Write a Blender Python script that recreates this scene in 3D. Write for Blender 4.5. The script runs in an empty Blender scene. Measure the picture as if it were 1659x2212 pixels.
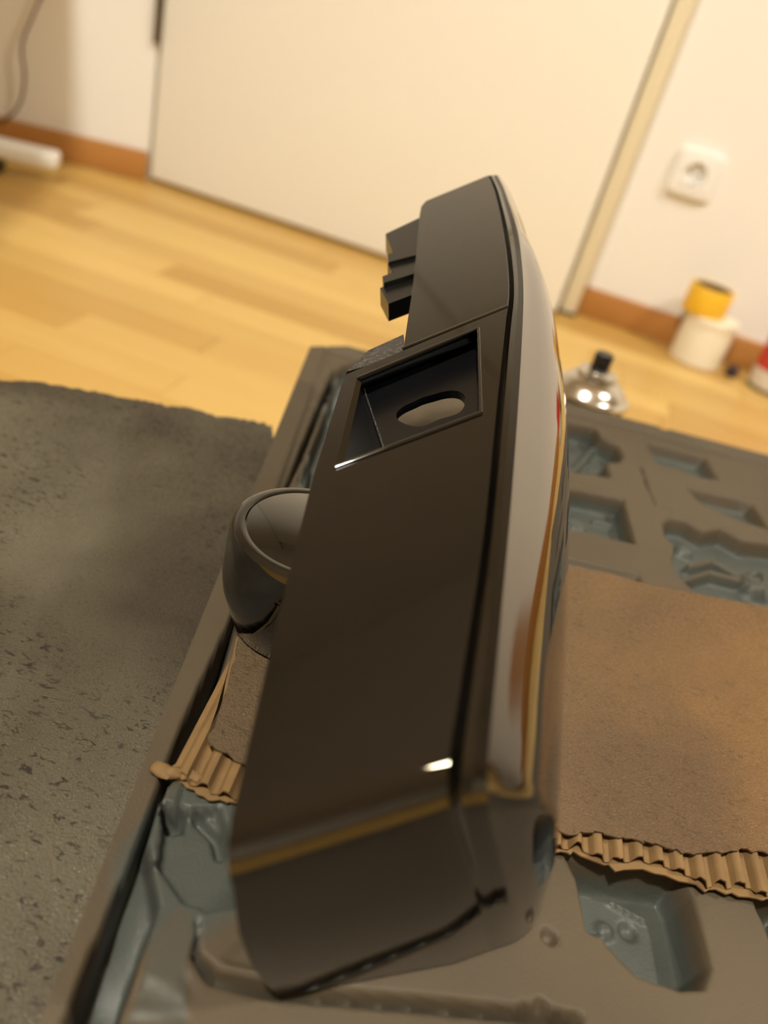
import bpy, bmesh, math, random
import numpy as np
from mathutils import Vector, Matrix
random.seed(7); rng = np.random.default_rng(7)
scene = bpy.context.scene
COL = scene.collection

# ------------------------------------------------------------------ camera
F, CX, CY = 1725., 829.5, 1106.
def nrm(v):
    v = np.array(v, float); return v/np.linalg.norm(v)
UPC = -nrm((-776, -2631, -1725))
XC = nrm((14630, -5447, 1725)); XC = nrm(XC-UPC*XC.dot(UPC)); YC = np.cross(UPC, XC)
R = np.stack([XC, YC, UPC])
C = np.array([0., 0., .45])
cam_d = bpy.data.cameras.new('camera'); cam = bpy.data.objects.new('camera', cam_d); COL.objects.link(cam)
M4 = Matrix([[*map(float, R[i]), float(C[i])] for i in range(3)]+[[0, 0, 0, 1]])
cam.matrix_world = M4
cam_d.sensor_fit = 'VERTICAL'; cam_d.sensor_height = 36; cam_d.lens = 36*F/2212
cam_d.clip_start = .01
cam_d.dof.use_dof = True; cam_d.dof.focus_distance = .36; cam_d.dof.aperture_fstop = 4.8
scene.camera = cam

# ------------------------------------------------------------------ world, exposure, lamps
w = bpy.data.worlds.new('world'); scene.world = w; w.use_nodes = True
w.node_tree.nodes['Background'].inputs[0].default_value = (.9, .75, .55, 1)
w.node_tree.nodes['Background'].inputs[1].default_value = 0
vs = scene.view_settings
vs.view_transform = 'Standard'; vs.look = 'None'; vs.gamma = 1; vs.use_curve_mapping = False
vs.exposure = -0.12
def point(name, loc, e, r, col):
    l = bpy.data.lights.new(name, 'POINT'); l.energy = e; l.shadow_soft_size = r; l.color = col
    o = bpy.data.objects.new(name, l); COL.objects.link(o); o.location = loc; return o
LAMP_A = (1.35, .60, 2.12)
LAMP_B = (-.35, -.55, 2.15)
point('ceiling_lamp_right_offscreen', LAMP_A, 112, .06, (1, .965, .885))
point('ceiling_lamp_behind_offscreen', LAMP_B, 205, .06, (1, .965, .885))

# ------------------------------------------------------------------ helpers
def ray(px, py): return R @ np.array([(px-CX)/F, -(py-CY)/F, -1.])
def onz(px, py, z):
    d = ray(px, py); return C+d*((z-C[2])/d[2])
def ony(px, py, y):
    d = ray(px, py); return C+d*(y/d[1])
def at(px, py, dist): return C+nrm(ray(px, py))*dist

def link(name, me, mat=None, parent=None):
    o = bpy.data.objects.new(name, me); COL.objects.link(o)
    if mat: me.materials.append(mat)
    if parent: o.parent = parent
    return o
def smooth(me, ang=35):
    me.shade_smooth(); me.set_sharp_from_angle(angle=math.radians(ang))
def pyd(name, vs_, fs, mat=None, parent=None, sm=None):
    me = bpy.data.meshes.new(name); me.from_pydata([tuple(map(float, v)) for v in vs_], [], fs); me.update()
    if sm: smooth(me, sm)
    return link(name, me, mat, parent)
def frombm(name, bm, mat=None, parent=None, sm=None):
    bmesh.ops.recalc_face_normals(bm, faces=bm.faces)
    me = bpy.data.meshes.new(name); bm.to_mesh(me); bm.free()
    if sm: smooth(me, sm)
    return link(name, me, mat, parent)
def bxm(bm, x0, x1, y0, y1, z0, z1, bev=0, seg=2):
    r = bmesh.ops.create_cube(bm, size=1)
    bmesh.ops.scale(bm, verts=r['verts'], vec=(x1-x0, y1-y0, z1-z0))
    bmesh.ops.translate(bm, verts=r['verts'], vec=((x0+x1)/2, (y0+y1)/2, (z0+z1)/2))
    if bev:
        es = list({e for v in r['verts'] for e in v.link_edges})
        bmesh.ops.bevel(bm, geom=es, offset=bev, segments=seg, affect='EDGES', profile=.5)
def box(name, x0, x1, y0, y1, z0, z1, mat, parent=None, bev=0, seg=2):
    bm = bmesh.new(); bxm(bm, x0, x1, y0, y1, z0, z1, bev, seg)
    return frombm(name, bm, mat, parent, 40 if bev else None)
def lathe(name, prof, mat, parent=None, n=48, sm=35, c=(0, 0, 0)):
    vs_, fs = [], []
    m = len(prof)
    for i in range(n):
        a = 2*math.pi*i/n
        for r, z in prof: vs_.append((c[0]+r*math.cos(a), c[1]+r*math.sin(a), c[2]+z))
    for i in range(n):
        for j in range(m-1):
            a, b = i*m+j, ((i+1) % n)*m+j
            fs.append((a, b, b+1, a+1))
    bm = bmesh.new(); me = bpy.data.meshes.new(name); me.from_pydata(vs_, [], fs); bm.from_mesh(me); bpy.data.meshes.remove(me)
    bmesh.ops.remove_doubles(bm, verts=bm.verts, dist=1e-6)
    return frombm(name, bm, mat, parent, sm)
def prism(name, poly, z0, z1, mat, parent=None, sm=None):
    n = len(poly)
    vs_ = [(p[0], p[1], z0) for p in poly]+[(p[0], p[1], z1) for p in poly]
    fs = [tuple(range(n))[::-1], tuple(range(n, 2*n))]+[(i, (i+1) % n, n+(i+1) % n, n+i) for i in range(n)]
    bm = bmesh.new(); me = bpy.data.meshes.new(name); me.from_pydata(vs_, [], fs); bm.from_mesh(me); bpy.data.meshes.remove(me)
    return frombm(name, bm, mat, parent, sm)
def tube(name, pts, r, mat, parent=None, n=10):
    pts = [Vector(map(float, p)) for p in pts]; vs_, fs = [], []
    up = Vector((.13, .2, .97)).normalized()
    for i, p in enumerate(pts):
        t = (pts[min(i+1, len(pts)-1)]-pts[max(i-1, 0)]).normalized()
        a = t.cross(up)
        if a.length < .05: a = t.cross(Vector((1, 0, 0)))
        a.normalize(); b = t.cross(a)
        for k in range(n):
            q = 2*math.pi*k/n; vs_.append(p+a*r*math.cos(q)+b*r*math.sin(q))
    for i in range(len(pts)-1):
        for k in range(n):
            fs.append((i*n+k, i*n+(k+1) % n, (i+1)*n+(k+1) % n, (i+1)*n+k))
    fs.append(tuple(range(n))); fs.append(tuple(range(len(vs_)-n, len(vs_)))[::-1])
    return pyd(name, vs_, fs, mat, parent, 60)
def cr(pts, k=6):
    """smooth curve through points, tangents weighted by chord length so that short spans do not overshoot"""
    P_ = [np.array(p, float) for p in pts]; n = len(P_)
    h = [max(np.linalg.norm(P_[i+1]-P_[i]), 1e-9) for i in range(n-1)]
    dl = [(P_[i+1]-P_[i])/h[i] for i in range(n-1)]
    m = [dl[0]]+[(dl[i-1]*h[i]+dl[i]*h[i-1])/(h[i]+h[i-1]) for i in range(1, n-1)]+[dl[-1]]
    out = []
    for i in range(n-1):
        for j in range(k):
            t = j/k; t2, t3 = t*t, t*t*t
            out.append((2*t3-3*t2+1)*P_[i]+(t3-2*t2+t)*h[i]*m[i]+(-2*t3+3*t2)*P_[i+1]+(t3-t2)*h[i]*m[i+1])
    out.append(P_[-1]); return out
def tag(o, label, cat, group=None):
    o['label'] = label; o['category'] = cat
    if group: o['group'] = group
    return o
def struct(o): o['kind'] = 'structure'; return o
def empty(name, loc=(0, 0, 0), rz=0):
    o = bpy.data.objects.new(name, None); COL.objects.link(o); o.location = [float(v) for v in loc]; o.rotation_euler = (0, 0, rz); o.empty_display_size = .05; return o

# ------------------------------------------------------------------ materials
def lin(c): return tuple(((v/255+.055)/1.055)**2.4 if v/255 > .04045 else v/255/12.92 for v in c)+(1,)
def mat(name, col, rough=.5, spec=.5, metal=0, coat=0, ior=1.5):
    m = bpy.data.materials.new(name); m.use_nodes = True
    b = m.node_tree.nodes['Principled BSDF']
    b.inputs['Base Color'].default_value = col if len(col) == 4 else lin(col)
    b.inputs['Roughness'].default_value = rough; b.inputs['Metallic'].default_value = metal
    b.inputs['Specular IOR Level'].default_value = spec; b.inputs['IOR'].default_value = ior
    b.inputs['Coat Weight'].default_value = coat; b.inputs['Coat Roughness'].default_value = .03
    return m
class NT:
    def __init__(s, m):
        s.m = m; s.t = m.node_tree; s.b = s.t.nodes['Principled BSDF']
        s.tc = s.t.nodes.new('ShaderNodeTexCoord')
    def n(s, k, **kw):
        x = s.t.nodes.new(k)
        for a, v in kw.items(): setattr(x, a, v)
        return x
    def l(s, a, b): s.t.links.new(a, b)
    def mapping(s, scale=(1, 1, 1), co='Object'):
        x = s.n('ShaderNodeMapping'); x.inputs['Scale'].default_value = scale; s.l(s.tc.outputs[co], x.inputs[0]); return x.outputs[0]
    def noise(s, scale, vec=None, detail=3, rough=.55, dist=0):
        x = s.n('ShaderNodeTexNoise'); x.inputs['Scale'].default_value = scale; x.inputs['Detail'].default_value = detail
        x.inputs['Roughness'].default_value = rough; x.inputs['Distortion'].default_value = dist
        s.l(vec or s.tc.outputs['Object'], x.inputs['Vector']); return x.outputs['Fac']
    def ramp(s, fac, stops):
        x = s.n('ShaderNodeValToRGB'); e = x.color_ramp.elements
        while len(e) < len(stops): e.new(.5)
        for el, (p, c) in zip(e, stops): el.position = p; el.color = c if isinstance(c, tuple) and len(c) == 4 else ((c,)*3+(1,) if not isinstance(c, tuple) else lin(c))
        s.l(fac, x.inputs[0]); return x.outputs[0]
    def mix(s, fac, a, b, mode='MIX'):
        x = s.n('ShaderNodeMix', data_type='RGBA', blend_type=mode)
        if isinstance(fac, (int, float)): x.inputs[0].default_value = fac
        else: s.l(fac, x.inputs[0])
        for v, i in ((a, 6), (b, 7)):
            if isinstance(v, tuple): x.inputs[i].default_value = v if len(v) == 4 else lin(v)
            else: s.l(v, x.inputs[i])
        return x.outputs[2]
    def bump(s, h, strength=.3, dist=.001):
        x = s.n('ShaderNodeBump'); x.inputs['Strength'].default_value = strength; x.inputs['Distance'].default_value = dist
        s.l(h, x.inputs['Height']); s.l(x.outputs[0], s.b.inputs['Normal']); return x
    def color(s, c): s.l(c, s.b.inputs['Base Color'])

m_wall = mat('wall_paint', (236, 232, 224), .85, .2); t = NT(m_wall); t.bump(t.noise(220), .08, .001)
m_door = mat('door_lacquer', (240, 236, 224), .45, .3)
m_frame = mat('door_frame_paint', (226, 214, 184), .5, .3)
m_ceil = mat('ceiling_paint', (236, 232, 226), .9, .1)
m_dark = mat('black_plastic', (14, 14, 14), .35)
m_metal = mat('dull_metal', (120, 112, 95), .35, metal=1)
m_white = mat('white_plastic', (238, 236, 230), .3)
m_gloss = mat('black_gloss_paint', (5, 5, 5), .035, .5, coat=.5, ior=1.6)
m_satin = mat('black_inner_plastic', (9, 9, 11), .3, .5)
m_rough = mat('rough_black_edge', (32, 28, 22), .3, .8)
t = NT(m_rough); t.bump(t.noise(260, t.mapping((1, 3, 1)), 4), .9, .002)

def wood_mat(name, a, b, c, sc=1.0):
    m = mat(name, a, .38, .4); t = NT(m)
    oi = t.n('ShaderNodeObjectInfo')
    n1 = t.noise(3*sc, t.mapping((1, 14, 6)), 5, .6, .6)
    col = t.mix(t.ramp(n1, [(.3, 0.), (.75, 1.)]), a, b)
    col = t.mix(t.ramp(oi.outputs['Random'], [(0, 0.), (1, 1.)]), col, c)
    t.color(col); t.bump(n1, .05, .001); return m
m_floor = wood_mat('beech_parquet', (222, 190, 116), (207, 170, 95), (182, 142, 72))
m_base = wood_mat('baseboard_wood', (182, 130, 70), (168, 114, 56), (174, 120, 62))

def kraft(name, a, b, over, flecks, grit=None):
    """kraft board with black spray mist: patches, grit and flecks"""
    m = mat(name, a, .62, .32); t = NT(m)
    base = t.mix(t.noise(18, None, 4), a, b)
    mist = t.ramp(t.noise(5.5, None, 3, .5, .4), [(.36, 0.), (.66, 1.)])
    col = t.mix(mist, base, over)
    if grit:
        sx_ = t.n('ShaderNodeSeparateXYZ'); t.l(t.tc.outputs['Object'], sx_.inputs[0])
        mr = t.n('ShaderNodeMapRange'); mr.inputs[1].default_value = .16; mr.inputs[2].default_value = -.02; mr.inputs[3].default_value = 0; mr.inputs[4].default_value = .8; t.l(sx_.outputs[0], mr.inputs[0])
        col = t.mix(mr.outputs[0], col, grit)
    fl = t.ramp(t.noise(230, t.mapping((.8, 1.7, 1)), 2, .5, 1.0), [(.60, 0.), (.65, 1.)])
    gate = t.ramp(t.noise(11, None, 3), [(.36, 0.), (.50, 1.)])
    mm = t.n('ShaderNodeMath', operation='MULTIPLY'); t.l(fl, mm.inputs[0]); t.l(gate, mm.inputs[1])
    m2 = t.n('ShaderNodeMath', operation='MULTIPLY'); t.l(mm.outputs[0], m2.inputs[0]); m2.inputs[1].default_value = flecks
    col = t.mix(m2.outputs[0], col, (22, 18, 13))
    t.color(col)
    g = t.noise(900, None, 2, .7)
    t.bump(g, .55, .0012)
    t.l(t.ramp(t.noise(420, None, 2), [(.35, .75), (.6, .30), (.72, .12)]), t.b.inputs['Roughness'])
    return m
m_sheet = kraft('sprayed_grey_board', (98, 92, 76), (84, 78, 63), (56, 49, 38), .8)
m_kraft = kraft('sprayed_kraft_board', (124, 91, 49), (110, 79, 41), (84, 62, 38), .3, (82, 71, 54))
m_flute = mat('kraft_fluting', (158, 126, 80), .7, .3); t = NT(m_flute); t.color(t.mix(t.noise(60, None, 3), (136, 106, 66), (94, 74, 48)))
m_carton = mat('carton_kraft', (150, 112, 70), .75, .2)

# tray: grey-green moulded plastic, brown overspray on the upper surfaces (by height)
m_tray = mat('moulded_tray_plastic', (78, 86, 84), .4, .28); t = NT(m_tray)
at_ = t.n('ShaderNodeAttribute', attribute_name='dust'); 
nz = t.noise(26, None, 4)
ad = t.n('ShaderNodeMath', operation='ADD'); t.l(at_.outputs['Fac'], ad.inputs[0])
sb = t.n('ShaderNodeMath', operation='MULTIPLY_ADD'); t.l(nz, sb.inputs[0]); sb.inputs[1].default_value = .5; sb.inputs[2].default_value = -.25; t.l(sb.outputs[0], ad.inputs[1])
dust = t.ramp(ad.outputs[0], [(.3, 0.), (.7, 1.)])
plain = t.mix(t.noise(40, None, 3), (58, 62, 58), (78, 81, 75))
brown = t.mix(t.noise(9, None, 3), (88, 77, 60), (66, 57, 44))
t.color(t.mix(dust, plain, brown))
t.bump(t.noise(700, None, 2), .25, .0007)
t.l(t.ramp(dust, [(0, .46), (1, .58)]), t.b.inputs['Roughness'])

# ------------------------------------------------------------------ room shell
WY = 1.70
CEIL = 2.5
fl = struct(box('floor', -2.9, 3.8, -3.0, WY+.3, -.03, -.004, m_floor))
PW = .071
planks = {}
j = 0; y = .28
while y < WY+.02:
    x = -1.75 - random.random()*.5
    while x < 1.35:
        L = random.choice((.42, .5, .58))
        if L not in planks:
            bm = bmesh.new(); bxm(bm, 0, L-.0008, 0, PW-.0008, -.004, 0, .0006, 1)
            bmesh.ops.recalc_face_normals(bm, faces=bm.faces); me = bpy.data.meshes.new('plank'); bm.to_mesh(me); bm.free(); me.materials.append(m_floor); planks[L] = me
        o = bpy.data.objects.new('plank', planks[L]); COL.objects.link(o); o.parent = fl; o.location = (x, y, random.uniform(-.0002, .0002)); x += L
    y += PW
# back wall right of the door, above behind the door, angled left wall
struct(box('wall_back', -.92, 3.8, WY, WY+.12, 0, CEIL, m_wall))
LA = np.array([-.90, 1.615]); LD = nrm((-.93, -.36))
def leftwall(name, s0, s1, d0, d1, z0, z1, m, bev=0):
    """box along the angled wall: s along it from the door, d out of it into the room"""
    o = box(name, s0, s1, d0, d1, z0, z1, m, None, bev)
    o.location = (LA[0], LA[1], 0); o.rotation_euler = (0, 0, math.atan2(LD[1], LD[0])); return o
struct(leftwall('wall_left', 0, 2.0, -.12, 0, 0, CEIL, m_wall))
struct(box('wall_side_left', -2.9, -2.76, -3, 1.0, 0, CEIL, m_wall))
struct(box('wall_side_right', 3.7, 3.8, -3, WY, 0, CEIL, m_wall))
struct(box('wall_front', -2.9, 3.8, -3.1, -3.0, 0, CEIL, m_wall))
struct(box('ceiling', -2.9, 3.8, -3.1, WY+.12, CEIL, CEIL+.1, m_ceil))
struct(leftwall('baseboard_left', 0.0, 1.8, 0, .014, 0, .057, m_base, .003))
struct(box('baseboard_back', .035, 3.7, WY-.016, WY, 0, .057, m_base, None, .003))
# door: slab, frame, hinge
door = struct(empty('door_1', (-.44, 1.62, 0)))
def dbox(name, x0, x1, y0, y1, z0, z1, m, bev=0, seg=2):
    o = box(name, x0, x1, y0, y1, z0, z1, m, None, bev, seg); o.parent = door; o.matrix_parent_inverse = Matrix.Translation((.44, -1.62, 0)); return o
dbox('door_leaf', -.893, .006, 1.612, 1.652, .006, 2.02, m_door, .008, 4)
dbox('frame_jamb', .010, .043, 1.655, 1.70, .0, 2.06, m_frame, .002)
dbox('frame_jamb', -.93, -.899, 1.618, 1.72, .0, 2.06, m_door, .002)
dbox('frame_head', -.93, .043, 1.655, 1.70, 2.03, 2.07, m_frame, .002)
dbox('threshold', -.93, .045, 1.652, 1.702, 0, .006, m_dark)
hg = ony(343, 60, 1.60)
hz = [float(ony(345, 95, 1.605)[2]), .50]
bm = bmesh.new(); bmesh.ops.create_cone(bm, cap_ends=True, segments=16, radius1=.0065, radius2=.0065, depth=.12)
bmesh.ops.translate(bm, verts=bm.verts, vec=(-.897, 1.605, hz[0]+.06))
h = frombm('hinge', bm, m_metal, None, 40); h.parent = door; h.matrix_parent_inverse = Matrix.Translation((.44, -1.62, 0))

# wall socket
sx, sz = float(ony(1502, 376, WY)[0]), float(ony(1502, 376, WY)[2])
so = tag(empty('wall_socket', (sx, WY, sz)), 'white square wall socket with one round recessed outlet above baseboard', 'socket')
def sq(h, a):
    c_, s_ = math.cos(a), math.sin(a); k_ = (abs(c_)**9+abs(s_)**9)**(-1/9); return h*k_*c_, h*k_*s_
NS = 64; loops = [(.042, 0), (.042, -.009), (.0408, -.012), (.039, -.013)]; vs_ = []; fs = []
for h_, y_ in loops:
    for k in range(NS):
        x_, z_ = sq(h_, 2*math.pi*k/NS); vs_.append((x_, y_, z_))
for k in range(NS): vs_.append((.0235*math.cos(2*math.pi*k/NS), -.013, .0235*math.sin(2*math.pi*k/NS)))
for a in range(len(loops)):
    for k in range(NS): fs.append((a*NS+k, a*NS+(k+1) % NS, (a+1)*NS+(k+1) % NS, (a+1)*NS+k))
pyd('frame_plate', vs_, fs, m_white, so, 40)
def ycyl(name, prof, m, parent, loc):
    o = lathe(name, prof, m, parent, 40); o.rotation_euler = (math.pi/2, 0, 0); o.location = loc; return o
ycyl('outlet_well', [(.0235, .013), (.0225, .0142), (.0205, .0142), (.0198, .013), (.0192, .0012), (0, .0012)], m_white, so, (0, 0, 0))
for k in (-1, 1): ycyl('pin_hole', [(.0028, .0012), (.0028, .0018), (0, .0018)], m_dark, so, (k*.0095, 0, 0))
for k in (-1, 1): box('earth_clip', -.003, .003, -.011, -.0012, min(k*.0195, k*.0165), max(k*.0195, k*.0165), m_metal, so, .0005)

# ------------------------------------------------------------------ tray on a carton
ZT, ZC = .178, .150
TA = math.radians(12.5); e1 = np.array([math.cos(TA), math.sin(TA)]); e2 = np.array([math.sin(TA), -math.cos(TA)])   # e2 = towards the camera
T0 = onz(700, 742, ZT)[:2] - e1*.010
def tl(px, py, z=ZT):
    q = onz(px, py, z)[:2]-T0; return np.array([q@e1, q@e2])
TW, TD = .50, .655
def sdf(P, poly):
    """signed distance, negative inside; P (n,2)"""
    poly = np.array(poly); d = np.full(len(P), 1e9); ins = np.zeros(len(P), bool)
    for i in range(len(poly)):
        a, b = poly[i], poly[(i+1) % len(poly)]; ab = b-a
        tt = np.clip(((P-a)@ab)/(ab@ab+1e-12), 0, 1); d = np.minimum(d, np.linalg.norm(P-a-tt[:, None]*ab, axis=1))
        c = (a[1] > P[:, 1]) != (b[1] > P[:, 1])
        xx = (b[0]-a[0])*(P[:, 1]-a[1])/(b[1]-a[1]+1e-12)+a[0]
        ins ^= c & (P[:, 0] < xx)
    return np.where(ins, -d, d)
def sstep(a, b, x):
    t_ = np.clip((x-a)/(b-a), 0, 1); return t_*t_*(3-2*t_)
NU, NV = 451, 591
U, V = np.meshgrid(np.linspace(0, TW, NU), np.linspace(0, TD, NV)); P = np.stack([U.ravel(), V.ravel()], 1)
H = np.zeros(len(P)); DU = np.ones(len(P))
def pix(l): return [tl(*p) for p in l]
def pocket(poly, depth, soft=.004, dusty=0., px=True):
    global H, DU
    s = sdf(P, pix(poly) if px else poly); k = sstep(.0006, -soft, s)
    H = H*(1-k)+(-depth)*k
    DU = DU*(1-k)+dusty*k
def bumpat(px, py, r, h, dusty=None, el=1., ang=0.):
    global H, DU
    c = tl(px, py); q = P-c; ca, sa = math.cos(ang), math.sin(ang)
    q = np.stack([q[:, 0]*ca+q[:, 1]*sa, (-q[:, 0]*sa+q[:, 1]*ca)/el], 1)
    d = np.linalg.norm(q, axis=1); k = sstep(r, r*.35, d); H = H+h*k
    if dusty is not None: DU = DU*(1-k)+dusty*k
def ridge(pts, wd, h, dusty=None):
    global H, DU
    d = np.full(len(P), 1e9); pts = pix(pts)
    for a, b in zip(pts[:-1], pts[1:]):
        ab = b-a; tt = np.clip(((P-a)@ab)/(ab@ab+1e-12), 0, 1); d = np.minimum(d, np.linalg.norm(P-a-tt[:, None]*ab, axis=1))
    k = sstep(wd, wd*.3, d); H = H+h*k
    if dusty is not None: DU = DU*(1-k)+dusty*k
# outer rim a little proud along left and back
rim = np.minimum(P[:, 0], P[:, 1]); H += .0035*sstep(.016, .012, rim)
# left groove and far left pocket
pocket([(716, 800), (738, 796), (690, 900), (655, 985), (610, 1080), (540, 1240), (490, 1420), (420, 1600), (345, 1750), (325, 1830), (345, 1925), (352, 1965), (300, 2090), (250, 2225), (130, 2225), (205, 2040), (300, 1800), (410, 1530), (485, 1370), (570, 1170), (650, 960)], .022, .003, .25)
pocket([(735, 790), (840, 760), (880, 800), (800, 880), (720, 1010), (660, 1085), (640, 1040), (690, 920)], .018, .004, .1)
ridge([(700, 885), (790, 905)], .012, .010, .1); bumpat(745, 830, .02, .010, .0); ridge([(670, 990), (650, 1060)], .004, .012, .3)
# near left pocket with the grey lump, dusty ridge and channel
pocket([(345, 1740), (485, 1735), (560, 1960), (445, 1985), (385, 1965), (325, 1880)], .016, .004, .0)
bumpat(420, 1850, .036, .012, .0, 1.5, .2); pocket([(345, 1745), (405, 1750), (400, 1785), (345, 1790)], .014, .002, .2)
ridge([(430, 1760), (470, 1800), (478, 1835)], .0025, -.004)
pocket([(418, 1985), (440, 1985), (434, 2056), (470, 2094), (600, 2122), (900, 2146), (1260, 2186), (1260, 2222), (900, 2186), (590, 2160), (450, 2126), (408, 2075)], .012, .0035, .3)
ridge([(443, 2000), (440, 2058), (473, 2093), (600, 2120)], .0028, .002)
# right-hand pockets
pocket([(1180, 900), (1285, 922), (1300, 945), (1335, 963), (1347, 985), (1340, 998), (1312, 1000), (1320, 1032), (1180, 1010)], .018, .004, .0)
ridge([(1180, 1000), (1255, 985), (1290, 945)], .005, .006, .1); bumpat(1300, 985, .012, .004, .0)
pocket([(1390, 952), (1525, 988), (1554, 1038), (1492, 1028), (1478, 1016), (1420, 1002)], .011, .007, .25)
pocket([(1478, 1050), (1600, 1078), (1628, 1090), (1668, 1146), (1600, 1126), (1510, 1086)], .011, .007, .25)
pocket([(1190, 1045), (1348, 1078), (1374, 1176), (1260, 1148), (1190, 1135)], .016, .004, .0)
bumpat(1255, 1112, .014, .008, .2); ridge([(1300, 1095), (1335, 1105)], .003, .004)
pocket([(1430, 1130), (1447, 1119), (1482, 1124), (1518, 1146), (1560, 1140), (1605, 1166), (1720, 1180), (1720, 1330), (1590, 1298), (1500, 1278), (1460, 1242), (1450, 1208), (1456, 1180), (1436, 1160)], .014, .005, .2)
ridge([(1500, 1205), (1550, 1195), (1600, 1225), (1650, 1240)], .004, .008, .6); ridge([(1480, 1240), (1540, 1222), (1610, 1240)], .004, .009, .6)
bumpat(1640, 1250, .013, .010, .4); bumpat(1490, 1165, .010, .006, .3)
ridge([(1385, 1010), (1404, 1066)], .0016, -.003, .8); ridge([(1407, 1072), (1416, 1092), (1456, 1102)], .0016, -.003, .8)
# step in front of the far field, hidden partly by the board
pocket([(1180, 1208), (1230, 1205), (1380, 1240), (1390, 1262), (1180, 1240)], .004, .003, .8)
# near right pocket
pocket([(1215, 1840), (1470, 1880), (1500, 1940), (1538, 2090), (1522, 2138), (1470, 2140), (1375, 2108), (1300, 2030), (1268, 2010), (1245, 1900)], .020, .005, .0)
bumpat(1310, 2000, .008, .008, .3); bumpat(1345, 1955, .005, .003); bumpat(1400, 1955, .005, -.003); ridge([(1355, 1895), (1430, 1935)], .0015, .0025)
pocket([(1622, 1930), (1720, 1930), (1720, 2080), (1665, 2030)], .02, .003, .3)
for p, r, dpt in (((1187, 2022), .004, -.004), ((1140, 2185), .004, -.005), ((1172, 2178), .004, -.005), ((1205, 2190), .003, -.004), ((1290, 886), .004, -.002), ((1273, 880), .003, -.002), ((1385, 925), .003, -.002), ((1400, 935), .006, .002), ((1430, 930), .006, -.0015), ((1330, 1990), .004, .003)):
    bumpat(p[0], p[1], r, dpt)
# rough lumps of dried paint on the ridge
rid = sdf(P, pix([(352, 1965), (385, 1945), (425, 1975), (412, 2080), (420, 2225), (255, 2225), (305, 2090)])); kk = sstep(.0, -.003, rid)
nn = np.zeros((NV, NU)); g = rng.normal(size=(NV//6+2, NU//6+2)); yi = np.linspace(0, g.shape[0]-1.01, NV); xi = np.linspace(0, g.shape[1]-1.01, NU)
y0 = yi.astype(int)[:, None]; x0 = xi.astype(int)[None]; fy = (yi % 1)[:, None]; fx = (xi % 1)[None]
nn = (g[y0, x0]*(1-fy)*(1-fx)+g[y0+1, x0]*fy*(1-fx)+g[y0, x0+1]*(1-fy)*fx+g[y0+1, x0+1]*fy*fx).ravel()
H += kk*nn*.0011
DU = DU*(1-kk)+.45*kk
H = np.minimum(H, np.where(rim < .017, .0036, .0016))
Wp = T0[None]+P[:, :1]*e1+P[:, 1:]*e2
verts = [(a, b, c) for a, b, c in zip(Wp[:, 0], Wp[:, 1], ZT+H)]
# chamfered far-left corner
def idx(i, j): return j*NU+i
faces = []
cc = tl(748, 735)[0]
keep = (P[:, 0]/.030+P[:, 1]/.022) >= 1
for j in range(NV-1):
    for i in range(NU-1):
        q = (idx(i, j), idx(i, j+1), idx(i+1, j+1), idx(i+1, j))
        if j < 40 and i < 54 and not all(keep[k] for k in q): continue
        faces.append(q)
me = bpy.data.meshes.new('tray'); me.from_pydata(verts, [], faces); me.update()
bm = bmesh.new(); bm.from_mesh(me)
lay = bm.verts.layers.float.new('dust')
bm.verts.ensure_lookup_table()
for k, v in enumerate(bm.verts): v[lay] = float(DU[k])
bmesh.ops.delete(bm, geom=[v for v in bm.verts if not v.link_faces], context='VERTS')
bd = [e for e in bm.edges if e.is_boundary]
ex = bmesh.ops.extrude_edge_only(bm, edges=bd)
nv = [v for v in ex['geom'] if isinstance(v, bmesh.types.BMVert)]
for v in nv: v.co.z = ZC; v[lay] = .7
bmesh.ops.holes_fill(bm, edges=[e for e in bm.edges if e.is_boundary], sides=0)
tray = frombm('tool_case_tray', bm, m_tray, None, 85)
tag(tray, 'grey-green moulded tool case tray with recesses, dusted with brown black overspray', 'tray')

# sprayed sheet of cardboard left of the tray
ZS = ZC+.004
edge = [(-60, 812), (0, 820), (60, 824), (140, 836), (215, 848), (290, 862), (330, 868), (360, 875), (420, 884), (470, 897), (520, 905), (560, 913), (600, 922), (628, 928)]
pl = [onz(*p, ZS)[:2]+rng.normal(size=2)*.0012 for p in cr(edge, 5)]
# right side tucks along the tray, left beyond the frame
lb = T0-e1*.002; pl = [p for p in pl if (p-lb)@e1 < -.003]
poly = pl+[lb+e2*.16, lb+e2*.64, lb+e2*.64-e1*.36, lb+e2*.23-e1*.40]
sh = prism('cardboard_sheet', poly[::-1], ZC, ZS, m_sheet)
tag(sh, 'large flat cardboard sheet, sprayed grey-brown with dark flecks, lying left of tray', 'cardboard')

# carton that carries tray and sheet
ca = tag(empty('carton', (0, 0, 0)), 'closed brown cardboard carton under the tray and the sprayed sheet', 'box')
def tq(u, v): return T0+e1*u+e2*v
prism('carton_body', [tq(-.22, .28), tq(-.22, .62), tq(.45, .62), tq(.45, .28)], 0, ZC-.003, m_carton, ca)
for a, b in ((.28, .4495), (.4505, .62)):
    prism('flap', [tq(-.22, a), tq(-.22, b), tq(.45, b), tq(.45, a)], ZC-.003, ZC, m_carton, ca)

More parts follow.
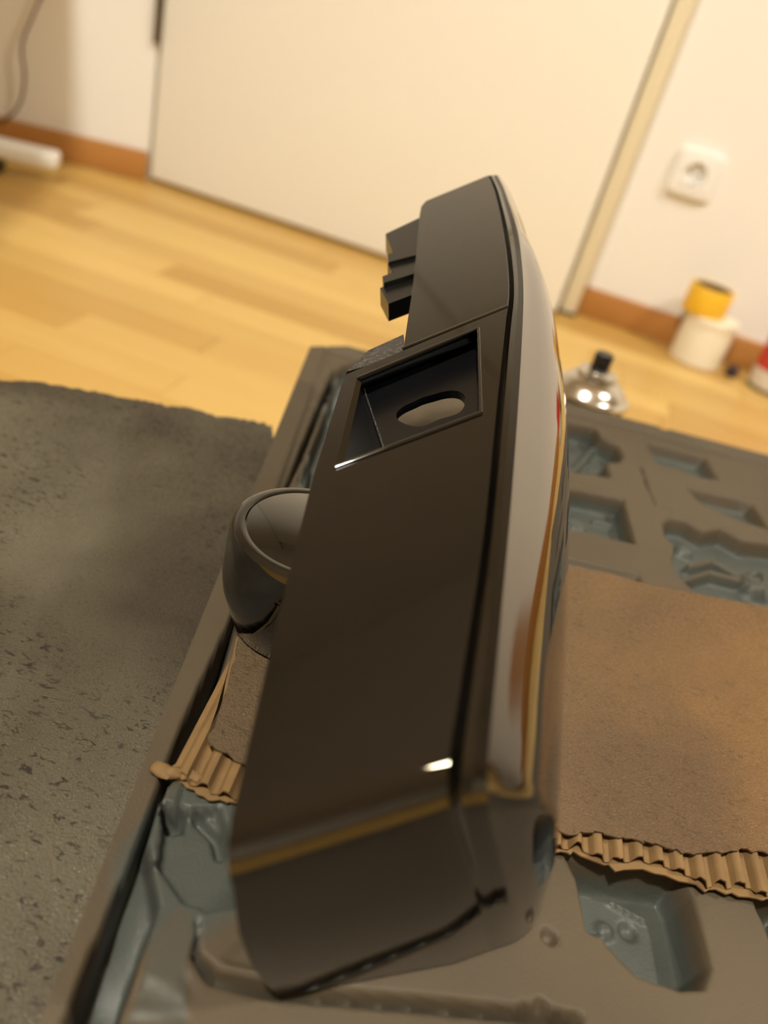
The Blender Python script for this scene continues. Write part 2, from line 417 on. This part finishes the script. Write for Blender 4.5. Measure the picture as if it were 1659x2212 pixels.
# corrugated board piece lying across the tray
ZB0, ZB1 = ZT+.0036, ZT+.0106
bp = empty('corrugated_board', (0, 0, 0))
tag(bp, 'torn piece of brown corrugated board across the tray, glittering with spray grit, flutes showing', 'cardboard')
def rough_line(pts, k, amp): return [onz(*p, ZB1)[:2]+rng.normal(size=2)*amp for p in cr(pts, k)]
front = rough_line([(505, 1640), (800, 1760), (1195, 1790), (1235, 1802), (1290, 1800), (1345, 1808), (1400, 1818), (1450, 1832), (1500, 1846), (1550, 1838), (1600, 1834), (1659, 1842), (1800, 1850)], 5, .0007)
back = rough_line([(1800, 1338), (1659, 1312), (1500, 1282), (1400, 1262), (1300, 1236), (1225, 1221), (900, 1160), (640, 1120)], 6, .0004)
left = rough_line([(620, 1140), (565, 1250), (525, 1330), (500, 1440), (475, 1540), (455, 1612), (480, 1625)], 5, .0008)
prism('top_liner', (front+back+left)[::-1], ZB1-.0009, ZB1, m_kraft, bp)
fb = [onz(*p, ZB0)[:2]+rng.normal(size=2)*.0009 for p in cr([(345, 1672), (400, 1700), (440, 1725), (500, 1738), (800, 1800), (1195, 1838), (1260, 1852), (1330, 1880), (1420, 1890), (1500, 1915), (1580, 1935), (1659, 1945), (1800, 1950)], 5)]
lb_ = [onz(*p, ZB0)[:2] for p in [(620, 1150), (562, 1250), (522, 1335), (496, 1440), (468, 1545), (440, 1625), (375, 1655)]]
prism('bottom_liner', (fb+[b*1 for b in back]+lb_)[::-1], ZB0, ZB0+.0008, m_flute, bp)
# fluting: a wave extruded along the near-far direction, clipped between the edges
fdir = nrm(np.array([-.10, 1.0])); fx_ = np.array([fdir[1], -fdir[0]])
fba = np.array(fb); baa = np.array(back+left[:18])
lam = .0088
o0 = onz(430, 1700, ZB0)[:2]
smin = 0.; smax = (fba[-1]-o0)@fx_
ss = np.arange(-.012, smax, lam/8)
def span(s):
    """near end and far end of the flute line at offset s"""
    def hit(arr):
        sl = (arr-o0)@fx_; tt = (arr-o0)@fdir; out = []
        for a in range(len(sl)-1):
            if (sl[a]-s)*(sl[a+1]-s) <= 0 and sl[a] != sl[a+1]:
                f = (s-sl[a])/(sl[a+1]-sl[a]); out.append(tt[a]+f*(tt[a+1]-tt[a]))
        return out
    f_ = hit(fba); b_ = hit(np.array(back)); l_ = hit(np.array(lb_))
    lo = max(f_) if f_ else None; hi = min(b_) if b_ else None
    if l_ : hi = max(l_) if hi is None else min(hi, max(l_))
    return lo, hi
vs_, fs = [], []; prev = None
for k, s in enumerate(ss):
    lo, hi = span(s)
    if lo is None or hi is None or hi-lo < .004: prev = None; continue
    cell = int(math.floor(s/lam)); random.seed(cell*13+5)
    lo2 = lo+random.uniform(.0, .0035)
    ph = math.sin(2*math.pi*s/lam); zz = (ZB0+ZB1)/2-.0001+(ZB1-ZB0-.0032)/2*max(-1, min(1, ph*1.5))
    row = []
    for q in (lo2, lo2*.6+hi*.4, hi-.002):
        p = o0+fx_*s+fdir*q; row.append(len(vs_)); vs_.append((p[0], p[1], zz-.0004))
        row.append(len(vs_)); vs_.append((p[0], p[1], zz+.0004))
    if prev:
        for a in (0, 2):
            fs.append((prev[a], row[a], row[a+2], prev[a+2])); fs.append((prev[a+1], prev[a+3], row[a+3], row[a+1]))
        fs.append((prev[0], prev[1], row[1], row[0])); fs.append((prev[4], row[4], row[5], prev[5]))
    prev = row
pyd('fluting', vs_, fs, m_flute, bp, 60)
# torn crumbs of liner at the left tip
bm = bmesh.new()
q = onz(372, 1672, ZB0+.003)
for k in range(4):
    r_ = bmesh.ops.create_icosphere(bm, subdivisions=2, radius=.004-.0006*k)
    for v in r_['verts']: v.co = Vector((v.co.x*1.3+q[0]+k*.0042-.004, v.co.y*.8+q[1]+.001*k, v.co.z*.55+q[2]))*1+Vector(rng.normal(size=3)*.0004)
frombm('torn_crumb', bm, m_flute, bp, 60)

# ------------------------------------------------------------------ glossy black housing
A_ = at(478, 1860, .222); B_ = at(958, 1709, .215); D_ = at(1098, 661, .385)
NP = nrm(np.cross(B_-A_, D_-A_)); VD = nrm((.2, .22, -.955)); WD = nrm(B_-A_)
def unp(px, py, off=0.):
    d = ray(px, py); Q = A_+VD*off; return C+d*(((Q-C)@NP)/(d@NP))
hs = empty('black_housing', tuple(onz(860, 2080, ZB1)))
tag(hs, 'glossy black painted plastic housing with recessed slot standing on corrugated board and tray', 'housing')
HI = Matrix.Translation(-Vector(hs.location))
def hpart(name, vs_, fs, m, thick=0, sm=30, side=None, parent=None):
    me = bpy.data.meshes.new(name); me.from_pydata([tuple(map(float, v)) for v in vs_], [], fs); me.update()
    bm = bmesh.new(); bm.from_mesh(me); bmesh.ops.remove_doubles(bm, verts=bm.verts, dist=1e-6)
    bmesh.ops.recalc_face_normals(bm, faces=bm.faces)
    if side is not None:
        s = sum((f.normal.dot(Vector(map(float, side)))*f.calc_area() for f in bm.faces))
        if s < 0: bmesh.ops.reverse_faces(bm, faces=bm.faces)
    bm.to_mesh(me); bm.free(); smooth(me, sm)
    o = link(name, me, m); p = parent or hs; o.parent = p; o.matrix_parent_inverse = HI
    if thick:
        md = o.modifiers.new('wall', 'SOLIDIFY'); md.thickness = thick; md.offset = -1; md.use_even_offset = False; md.thickness_clamp = .8
        o.modifiers.new('edges', 'EDGE_SPLIT').split_angle = math.radians(sm)
    return o
def gridf(rows):
    n = len(rows[0]); vs_ = [p for r in rows for p in r]
    fs = [(i*n+j, i*n+j+1, (i+1)*n+j+1, (i+1)*n+j) for i in range(len(rows)-1) for j in range(n-1)]
    return vs_, fs
def fillet(p0, p1, p2, r, k=6):
    a = nrm(p0-p1); b = nrm(p2-p1); s = p1+a*r; e = p1+b*r
    return [s*(1-t_)**2+2*p1*t_*(1-t_)+e*t_*t_ for t_ in np.linspace(0, 1, k+1)]
# side wall rows (left px, right px) from the near end to the parting line
LW = [((478, 1860), (958, 1709)), ((541, 1590), (1001, 1444)), ((586, 1397), (1032, 1250)), ((612, 1288), (1048, 1133)), ((677, 1028), (1073, 880)), ((738, 831), (1094, 685)), ((750, 808), (1098, 662))]
rec = {4: ((723.5, 1011), (1039, 893)), 5: ((771.6, 818), (1033.6, 709.6))}
cols = []
for i, (l, r) in enumerate(LW):
    l, r = np.array(l, float), np.array(r, float)
    a, b = rec.get(i, (l+(r-l)*.11, l+(r-l)*.88))
    cols.append([unp(*l), unp(*a), unp(*b), unp(*r)])
# near end wall bottom points under the four columns
ZE = ZT+.0012
eb = [onz(600, 2150, ZE), onz(660, 2142, ZE), onz(985, 2080, ZE), onz(1062, 2052, ZE)]
mids = [unp(482, 1930, .035), None, None, None]
rows = []
def endrows(top1, top0, bot, r, bulge, k=6):
    f = fillet(np.array(top1), np.array(top0), np.array(bot), r, k)
    out = list(f)
    for t_ in (.3, .6, .85, 1.): out.append((f[-1]*(1-t_)+bot*t_)+bulge*math.sin(math.pi*t_)*1.0)
    return out[::-1]
outward = -nrm(np.cross(WD, VD)); outward = outward if outward@np.array([0, -1, 0]) > 0 else -outward
ends = [endrows(cols[1][j], cols[0][j], eb[j], .015, outward*.004-np.array([.004, 0, 0])*(j == 0)) for j in range(4)]
for k in range(len(ends[0])): rows.append([ends[j][k] for j in range(4)])
n_end = len(rows)
for i in range(1, len(cols)): rows.append(cols[i])
vs_, fs = gridf(rows)
ri = n_end+3      # row index of recess bottom
hole = (ri*4+1, ri*4+2, (ri+1)*4+2, (ri+1)*4+1)
fs = [f for f in fs if set(f) != set(hole)]
# fine turn-down along the back edge
hpart('lower_shell', vs_, fs, m_gloss, .0022, 25, NP)
# upper shell
UP = [((872, 752), (1098, 661)), ((881, 690), (1099, 608)), ((889, 640), (1096, 560)), ((897, 570), (1089, 510)), ((903, 500), (1077, 447)), ((907, 462), (1066, 405)), ((910, 446), (1060, 388)), ((920, 434), (1054, 379))]
ur = [[unp(*(np.array(l)+(np.array(r)-np.array(l))*f), .0006+.0*f) for f in (0, .33, .66, 1)] for l, r in UP]
dwn = [[p+VD*.0 for p in ur[-1]], ]
ur.append([p+VD*.012+nrm(ur[-1][0]-ur[-3][0])*.004 for p in ur[-1]])
vs_, fs = gridf(ur)
hpart('upper_shell', vs_, fs, m_gloss, .0022, 25, NP)
# parting gap lip between the two
def lip(name, a, b, r, m, off=0.):
    pts = [unp(*(np.array(a)*(1-t_)+np.array(b)*t_), off) for t_ in np.linspace(0, 1, 8)]
    o = tube(name, pts, r, m); o.parent = hs; o.matrix_parent_inverse = HI; return o
lip('parting_line', (870, 754), (1096, 663), .0009, m_gloss, .0002)
# front panel: seam, ridge, groove, rim, curved face, down to the board
SE = [((958, 1709), (1067, 1716), (1195, 1755), .042), ((1001, 1444), (1090, 1415), (1223, 1370), .076), ((1032, 1250), (1104, 1230), (1229, 1190), .090), ((1048, 1133), (1113, 1115), (1230, 1080), .098), ((1073, 880), (1130, 865), (1215, 840), .082), ((1094, 685), (1138, 670), (1186, 655), .052), ((1098, 661), (1138, 648), (1181, 636), .049), ((1096, 560), (1132, 548), (1152, 552), .032), ((1089, 510), (1125, 500), (1137, 504), .023), ((1077, 447), (1105, 440), (1116, 447), .018), ((1066, 405), (1090, 400), (1100, 410), .015), ((1054, 379), (1078, 378), (1086, 388), .014)]
frows = []
for i, (s, rm, sl, dp) in enumerate(SE):
    s, rm, sl = map(lambda a: np.array(a, float), (s, rm, sl))
    w_ = max(.25, min(1, i and 1 or 1))
    sm3 = unp(*s, .0004); gv = unp(*(s+(rm-s)*.10), .0022); rg = unp(*(s+(rm-s)*.28), -.0002); g2 = unp(*(s+(rm-s)*.52), .0012); ro = unp(*(s+(rm-s)*.82), .0006); ro2 = unp(*rm, .0045)
    S = unp(*sl, dp)
    fm = ro2*.5+S*.5+(NP*.0+WD*.05)*np.linalg.norm(S-ro2)*(1 if i < 8 else 0); 
    zb = ZB1+.0016
    hgt = S[2]-zb
    S2 = S+VD*(hgt*.45/.955)+WD*.003; bt = S+VD*(hgt/.955)-WD*.006; bt[2] = zb
    if i == 0: bt = onz(1188, 1828, zb); S2 = S*.5+bt*.5+WD*.002
    frows.append([sm3, gv, rg, g2, ro, ro2, fm, S, S2, bt])
ncol = len(frows[0])
# smooth along the length
sm_rows = []
byc = [cr([fr[j] for fr in frows], 5) for j in range(ncol)]
for k in range(len(byc[0])): sm_rows.append([byc[j][k] for j in range(ncol)])
# near end of the front panel
fb_px = [(1062, 2052), (1068, 2050), (1080, 2046), (1096, 2041), (1114, 2034), (1130, 2024), (1150, 2005), (1165, 1965), (1176, 1915), (1184, 1862)]
fbot = [onz(*p, ZE) for p in fb_px]
n1 = 3
fe = []
for j in range(ncol):
    if j < 8: fe.append(endrows(sm_rows[n1][j], sm_rows[0][j], fbot[j], .014 if j < 6 else .006, outward*.003))
    else: fe.append([sm_rows[0][j]+(fbot[j]-sm_rows[0][j])*(1-k/10) for k in range(11)])
L_ = len(fe[0])
allr = [[fe[j][k] for j in range(ncol)] for k in range(L_)]+sm_rows[2:]
# densify across the face columns
dr = []
for r_ in allr:
    a = r_[:6]; b = cr(r_[5:], 5); dr.append(a+b[1:])
vs_, fs = gridf(dr)
hpart('front_panel', vs_, fs, m_gloss, .002, 28, WD)
# recess: walls and floor with the oblong hole
O = [unp(771.6, 818), unp(1033.6, 709.6), unp(1039, 893), unp(723.5, 1011)]
FD = .011
Fl = [unp(783, 832, FD), unp(1024, 735, FD), unp(1036, 891, FD), unp(829.5, 973, FD)]
O2 = [unp(775, 823, .004), unp(1029, 716, .004)]
hc = unp(933, 882, FD); ax = nrm(unp(966, 870, FD)-hc); ay = nrm(np.cross(NP, ax))
rad = np.linalg.norm(unp(933, 882+31, FD)-hc)*.92; half = np.linalg.norm(unp(966, 870, FD)-hc)*.85
N = 48; hl, ol = [], []
poly2 = [((p-hc)@ax, (p-hc)@ay) for p in Fl]
def rayhit(c_, s_):
    best = None
    for i in range(4):
        (x1, y1), (x2, y2) = poly2[i], poly2[(i+1) % 4]
        den = c_*(y2-y1)-s_*(x2-x1)
        if abs(den) < 1e-12: continue
        t1 = (x1*(y2-y1)-y1*(x2-x1))/den; u1 = (x1*s_-y1*c_)/den
        if t1 > 0 and -1e-6 <= u1 <= 1+1e-6: best = t1 if best is None else min(best, t1)
    return best
angs = sorted(set([2*math.pi*i/N for i in range(N)]+[math.atan2(y_, x_) % (2*math.pi) for x_, y_ in poly2]))
for a in angs:
    c_, s_ = math.cos(a), math.sin(a)
    # capsule boundary along the ray
    tcap = rad/abs(s_) if abs(s_) > 1e-6 else 1e9
    if abs(tcap*c_) > half:
        xx = half*abs(c_); tcap = xx+math.sqrt(max(0, rad*rad-half*half+xx*xx))
    tcap *= 1+.04*math.sin(5*a)
    hl.append(hc+ax*tcap*c_+ay*tcap*s_); tt = rayhit(c_, s_); ol.append(hc+ax*tt*c_+ay*tt*s_)
n_ = len(angs)
vs_ = ol+hl+[p+VD*.004 for p in hl]
fs = [(i, (i+1) % n_, n_+(i+1) % n_, n_+i) for i in range(n_)]+[(n_+i, n_+(i+1) % n_, 2*n_+(i+1) % n_, 2*n_+i) for i in range(n_)]
ph = hpart('slot_floor', vs_, fs, m_satin, 0, 30, NP)
vs_ = O+Fl
hpart('recess_wall', vs_, [(0, 1, 5, 4), (1, 2, 6, 5), (2, 3, 7, 6), (3, 0, 4, 7)], m_satin, 0, 20)
# bevelled ledge at the top and the shiny ridge edges
hpart('recess_ledge', [unp(774, 822, .002), unp(1030, 716, .002), unp(1028, 738, .0085), unp(785, 836, .0085), unp(774, 822, .008), unp(1030, 716, .008)], [(0, 1, 2, 3), (0, 3, 4), (1, 5, 2), (4, 3, 2, 5), (0, 4, 5, 1)], m_satin, 0, 20)
def rtube(name, pts, r, m):
    o = tube(name, pts, r, m); o.parent = hs; o.matrix_parent_inverse = HI; return o
rtube('recess_rim', [O[3], O[2]], .0011, m_gloss); rtube('recess_rim', [O[2], O[1]], .0008, m_gloss)
rtube('recess_rim', [O[1], O[0]], .0008, m_gloss)
# flat bright strip along the left of the recess
hpart('recess_strip', [unp(771, 818, -.0003), unp(782, 822, .0012), unp(741, 1004, .0012), unp(722, 1012, -.0003)], [(0, 1, 2, 3)], m_gloss, .001, 20, NP)
rtube('crease', [unp(783, 833, FD-.0003), unp(829.5, 972, FD-.0003)], .0005, m_rough)
# clips behind the upper shell
def plate(name, pl_, off, th, m):
    a = [unp(*p, off) for p in pl_]; b = [q+VD*th for q in a]; n = len(a)
    return hpart(name, a+b, [tuple(range(n)), tuple(range(n, 2*n))[::-1]]+[(i, (i+1) % n, n+(i+1) % n, n+i) for i in range(n)], m, 0, 20)
m_clip = mat('clip_plastic', (16, 15, 13), .3, .6)
def clip(poly, off): return plate('clip', poly, off, .010, m_clip)
clip([(833, 505), (915, 466), (905, 538), (848, 546), (840, 522)], .004)
clip([(838, 549), (905, 530), (905, 549), (839, 566)], .003)
clip([(837, 568), (900, 545), (900, 577), (846, 588)], .005)
clip([(826, 597), (897, 570), (897, 590), (829, 611)], .003)
clip([(821, 622), (893, 592), (889, 637), (839, 656)], .006)
# layered flange at the step between the shells
plate('flange', [(782, 770), (795, 757), (872, 722), (874, 748), (792, 784)], .006, .002, m_rough)
plate('flange', [(748, 803), (760, 790), (795, 772), (874, 742), (876, 756), (800, 788)], .003, .002, m_rough)

# ------------------------------------------------------------------ round black cup beside the housing
cz = ZB1
c0 = onz(676, 1155, .243)
prof = [(0, .0), (.026, 0), (.0285, .002), (.036, .022), (.0372, .030), (.0372, .052), (.0362, .0555), (.034, .0568), (.031, .0568), (.0302, .0564), (.0295, .0568), (0, .0572)]
cup = lathe('round_cap', prof, m_gloss, None, 72, 32); cup.location = (c0[0], c0[1], cz)
tag(cup, 'glossy black round cap with flat top, half hidden beneath the housing edge', 'cap')

# ------------------------------------------------------------------ spray can behind the tray
cx, cy = onz(1304, 780, .206)[:2]; cy += .012
can = tag(empty('spray_can', (cx, cy, 0)), 'spray can with silver dome and black nozzle standing behind the tray', 'spray can')
m_can = mat('can_silver', (205, 200, 190), .22, metal=1)
lathe('can_body', [(0, 0), (0.0360, 0), (0.0390, .003), (0.0390, .160), (0.0402, .1625), (0.0414, .164), (0.0402, .1665), (0.0384, .167)], mat('can_paint', (60, 58, 55), .3), can)
lathe('dome', [(.0402, .163), (.0414, .165), (.0410, .168), (.0385, .1695), (.0365, .1705), (.0352, .1725), (.0325, .1765), (.0280, .1805), (.0230, .1832), (.0205, .1842), (.0200, .1855), (.0208, .1880), (.0200, .1900), (.0178, .1905), (.0160, .1892), (.014, .1888), (0, .1888)], m_can, can)
lathe('valve_cup', [(.0105, .1886), (.0105, .191), (.009, .192), (0, .192)], m_can, can)
lathe('nozzle', [(.0086, .191), (.0094, .1925), (.0094, .2085), (.0086, .2098), (.0, .2088)], m_dark, can, 24)
box('spray_hole', -.002, .002, -.0098, -.0085, .200, .204, m_metal, can)

# ------------------------------------------------------------------ things along the back wall
tx, ty = onz(1496, 772, 0)[:2]; ty = 1.632
tub = tag(empty('white_tub', (tx, ty, 0)), 'white round plastic tub on the floor against the right baseboard', 'tub')
m_tub = mat('tub_white', (240, 232, 210), .35)
lathe('tub_body', [(0, 0), (.047, 0), (.049, .002), (.0495, .045), (.0495, .05), (.0485, .052), (.0495, .0535), (.0485, .082)], m_tub, tub)
lathe('lid', [(.0485, .080), (.051, .080), (.051, .090), (.0495, .092), (0, .092)], m_tub, tub)
tape = empty('tape_roll', (tx-.024, ty, .092)); tag(tape, 'roll of yellow tape lying on top of the white tub', 'tape roll')
lathe('tape_winding', [(.036, 0), (.041, 0), (.0415, .001), (.0415, .049), (.041, .05), (.036, .05), (.036, 0)], mat('yellow_tape', (240, 190, 50), .4), tape)
lathe('cardboard_core', [(.034, .0), (.036, .0), (.036, .0495), (.034, .0495), (.034, 0)], m_flute, tape)
sc_ = tag(empty('dark_cap', (tx+.072, 1.61, 0)), 'tiny dark brown plastic cap on the floor beside the white tub', 'cap')
lathe('cap_shell', [(0, 0), (.011, 0), (.012, .001), (.0115, .018), (.010, .020), (0, .0205)], mat('dark_purple_plastic', (50, 28, 34), .4), sc_, 24)
lathe('grip_ring', [(.0118, .004), (.0128, .005), (.0128, .009), (.0118, .010)], mat('dark_purple_plastic', (44, 24, 30), .4), sc_, 24)
rx, ry = onz(1672, 815, 0)[:2]; ry = 1.60; rx = float(onz(1672, 828, 0)[0])-.02
rc = tag(empty('red_white_can', (rx, ry, 0)), 'red and white can on the floor at the baseboard, right of the tub', 'can')
lathe('can_foot', [(0, 0), (.042, 0), (.043, .003), (.043, .008)], m_metal, rc)
lathe('white_band', [(.043, .008), (.0432, .010), (.0432, .040), (.043, .041)], mat('can_white', (215, 205, 190), .4), rc)
lathe('red_band', [(.043, .041), (.0433, .043), (.0433, .098), (.042, .102), (.039, .105), (.036, .103), (0, .103)], mat('can_red', (196, 52, 44), .4), rc)

# ------------------------------------------------------------------ desk at the left: only the end of its foot shows
dk = empty('desk', (0, 0, 0)); tag(dk, 'white desk foot bar with rounded end near the left baseboard', 'desk')
fpt = onz(128, 345, .045)
dd = np.array([LD[0], LD[1]]); dn = np.array([LD[1], -LD[0]])
def dbox2(name, s0, s1, d0, d1, z0, z1, m, bev=.004):
    o = box(name, s0, s1, d0, d1, z0, z1, m, dk, bev, 3)
    o.location = (fpt[0], fpt[1], 0); o.rotation_euler = (0, 0, math.atan2(dd[1], dd[0])); return o
dbox2('foot_bar', 0, .62, -.022, .028, .028, .058, m_white, .009)
dbox2('glide', .10, .16, -.02, .02, 0, .028, m_dark, .003); dbox2('glide', .5, .56, -.02, .02, 0, .028, m_dark, .003)
dbox2('column', .30, .37, -.02, .025, .058, .70, m_white, .004)
dbox2('added_desk_top', .05, .75, -.12, 1.1, .70, .725, m_white, .003)  # unseen top, added to throw a shadow on the left wall

# cord hanging in front of the wall
lw = lambda px, py, d=.03: (lambda dv, n2: C+dv*(((np.array([*(LA+n2*d), 0])-C)[:2]@n2)/(dv[:2]@n2)))(ray(px, py), np.array([-LD[1], LD[0]]) if (np.array([-LD[1], LD[0]])@np.array([0, -1.])) > 0 else np.array([LD[1], -LD[0]]))
cd = cr([lw(*p) for p in [(120, -70), (88, -5), (64, 50), (50, 85), (47, 115), (52, 150), (51, 190), (44, 220), (28, 246), (4, 260), (-40, 262), (-90, 258)]], 5)
cord = tube('hanging_cord', cd, .0027, mat('cord_brown', (92, 64, 34), .5), None, 10)
tag(cord, 'thin brown cord hanging in a loop against the left wall', 'cord')

# ------------------------------------------------------------------ lamps (out of view)
for LP_, lab in ((LAMP_A, 'pendant ceiling lamp with added metal shade hanging near the right wall'), (LAMP_B, 'pendant ceiling lamp with added metal shade hanging over the open floor behind')):
    cl = tag(empty('ceiling_lamp', LP_), lab, 'lamp', 'pendant ceiling lamps')
    top_ = CEIL-LP_[2]
    lathe('ceiling_rose', [(0, top_), (.05, top_), (.05, top_-.015), (.01, top_-.03), (0, top_-.03)], m_white, cl)
    lathe('cable', [(.003, .12), (.003, top_-.025)], m_white, cl, 8)
    lathe('socket', [(0, .13), (.02, .13), (.022, .085), (0, .085)], m_white, cl, 20)
    lathe('shade', [(.022, .13), (.06, .125), (.17, .0), (.20, -.10), (.202, -.10), (.172, .004), (.061, .129), (.022, .134)], m_metal, cl)  # invented opaque shade, keeps direct lamp light off the ceiling
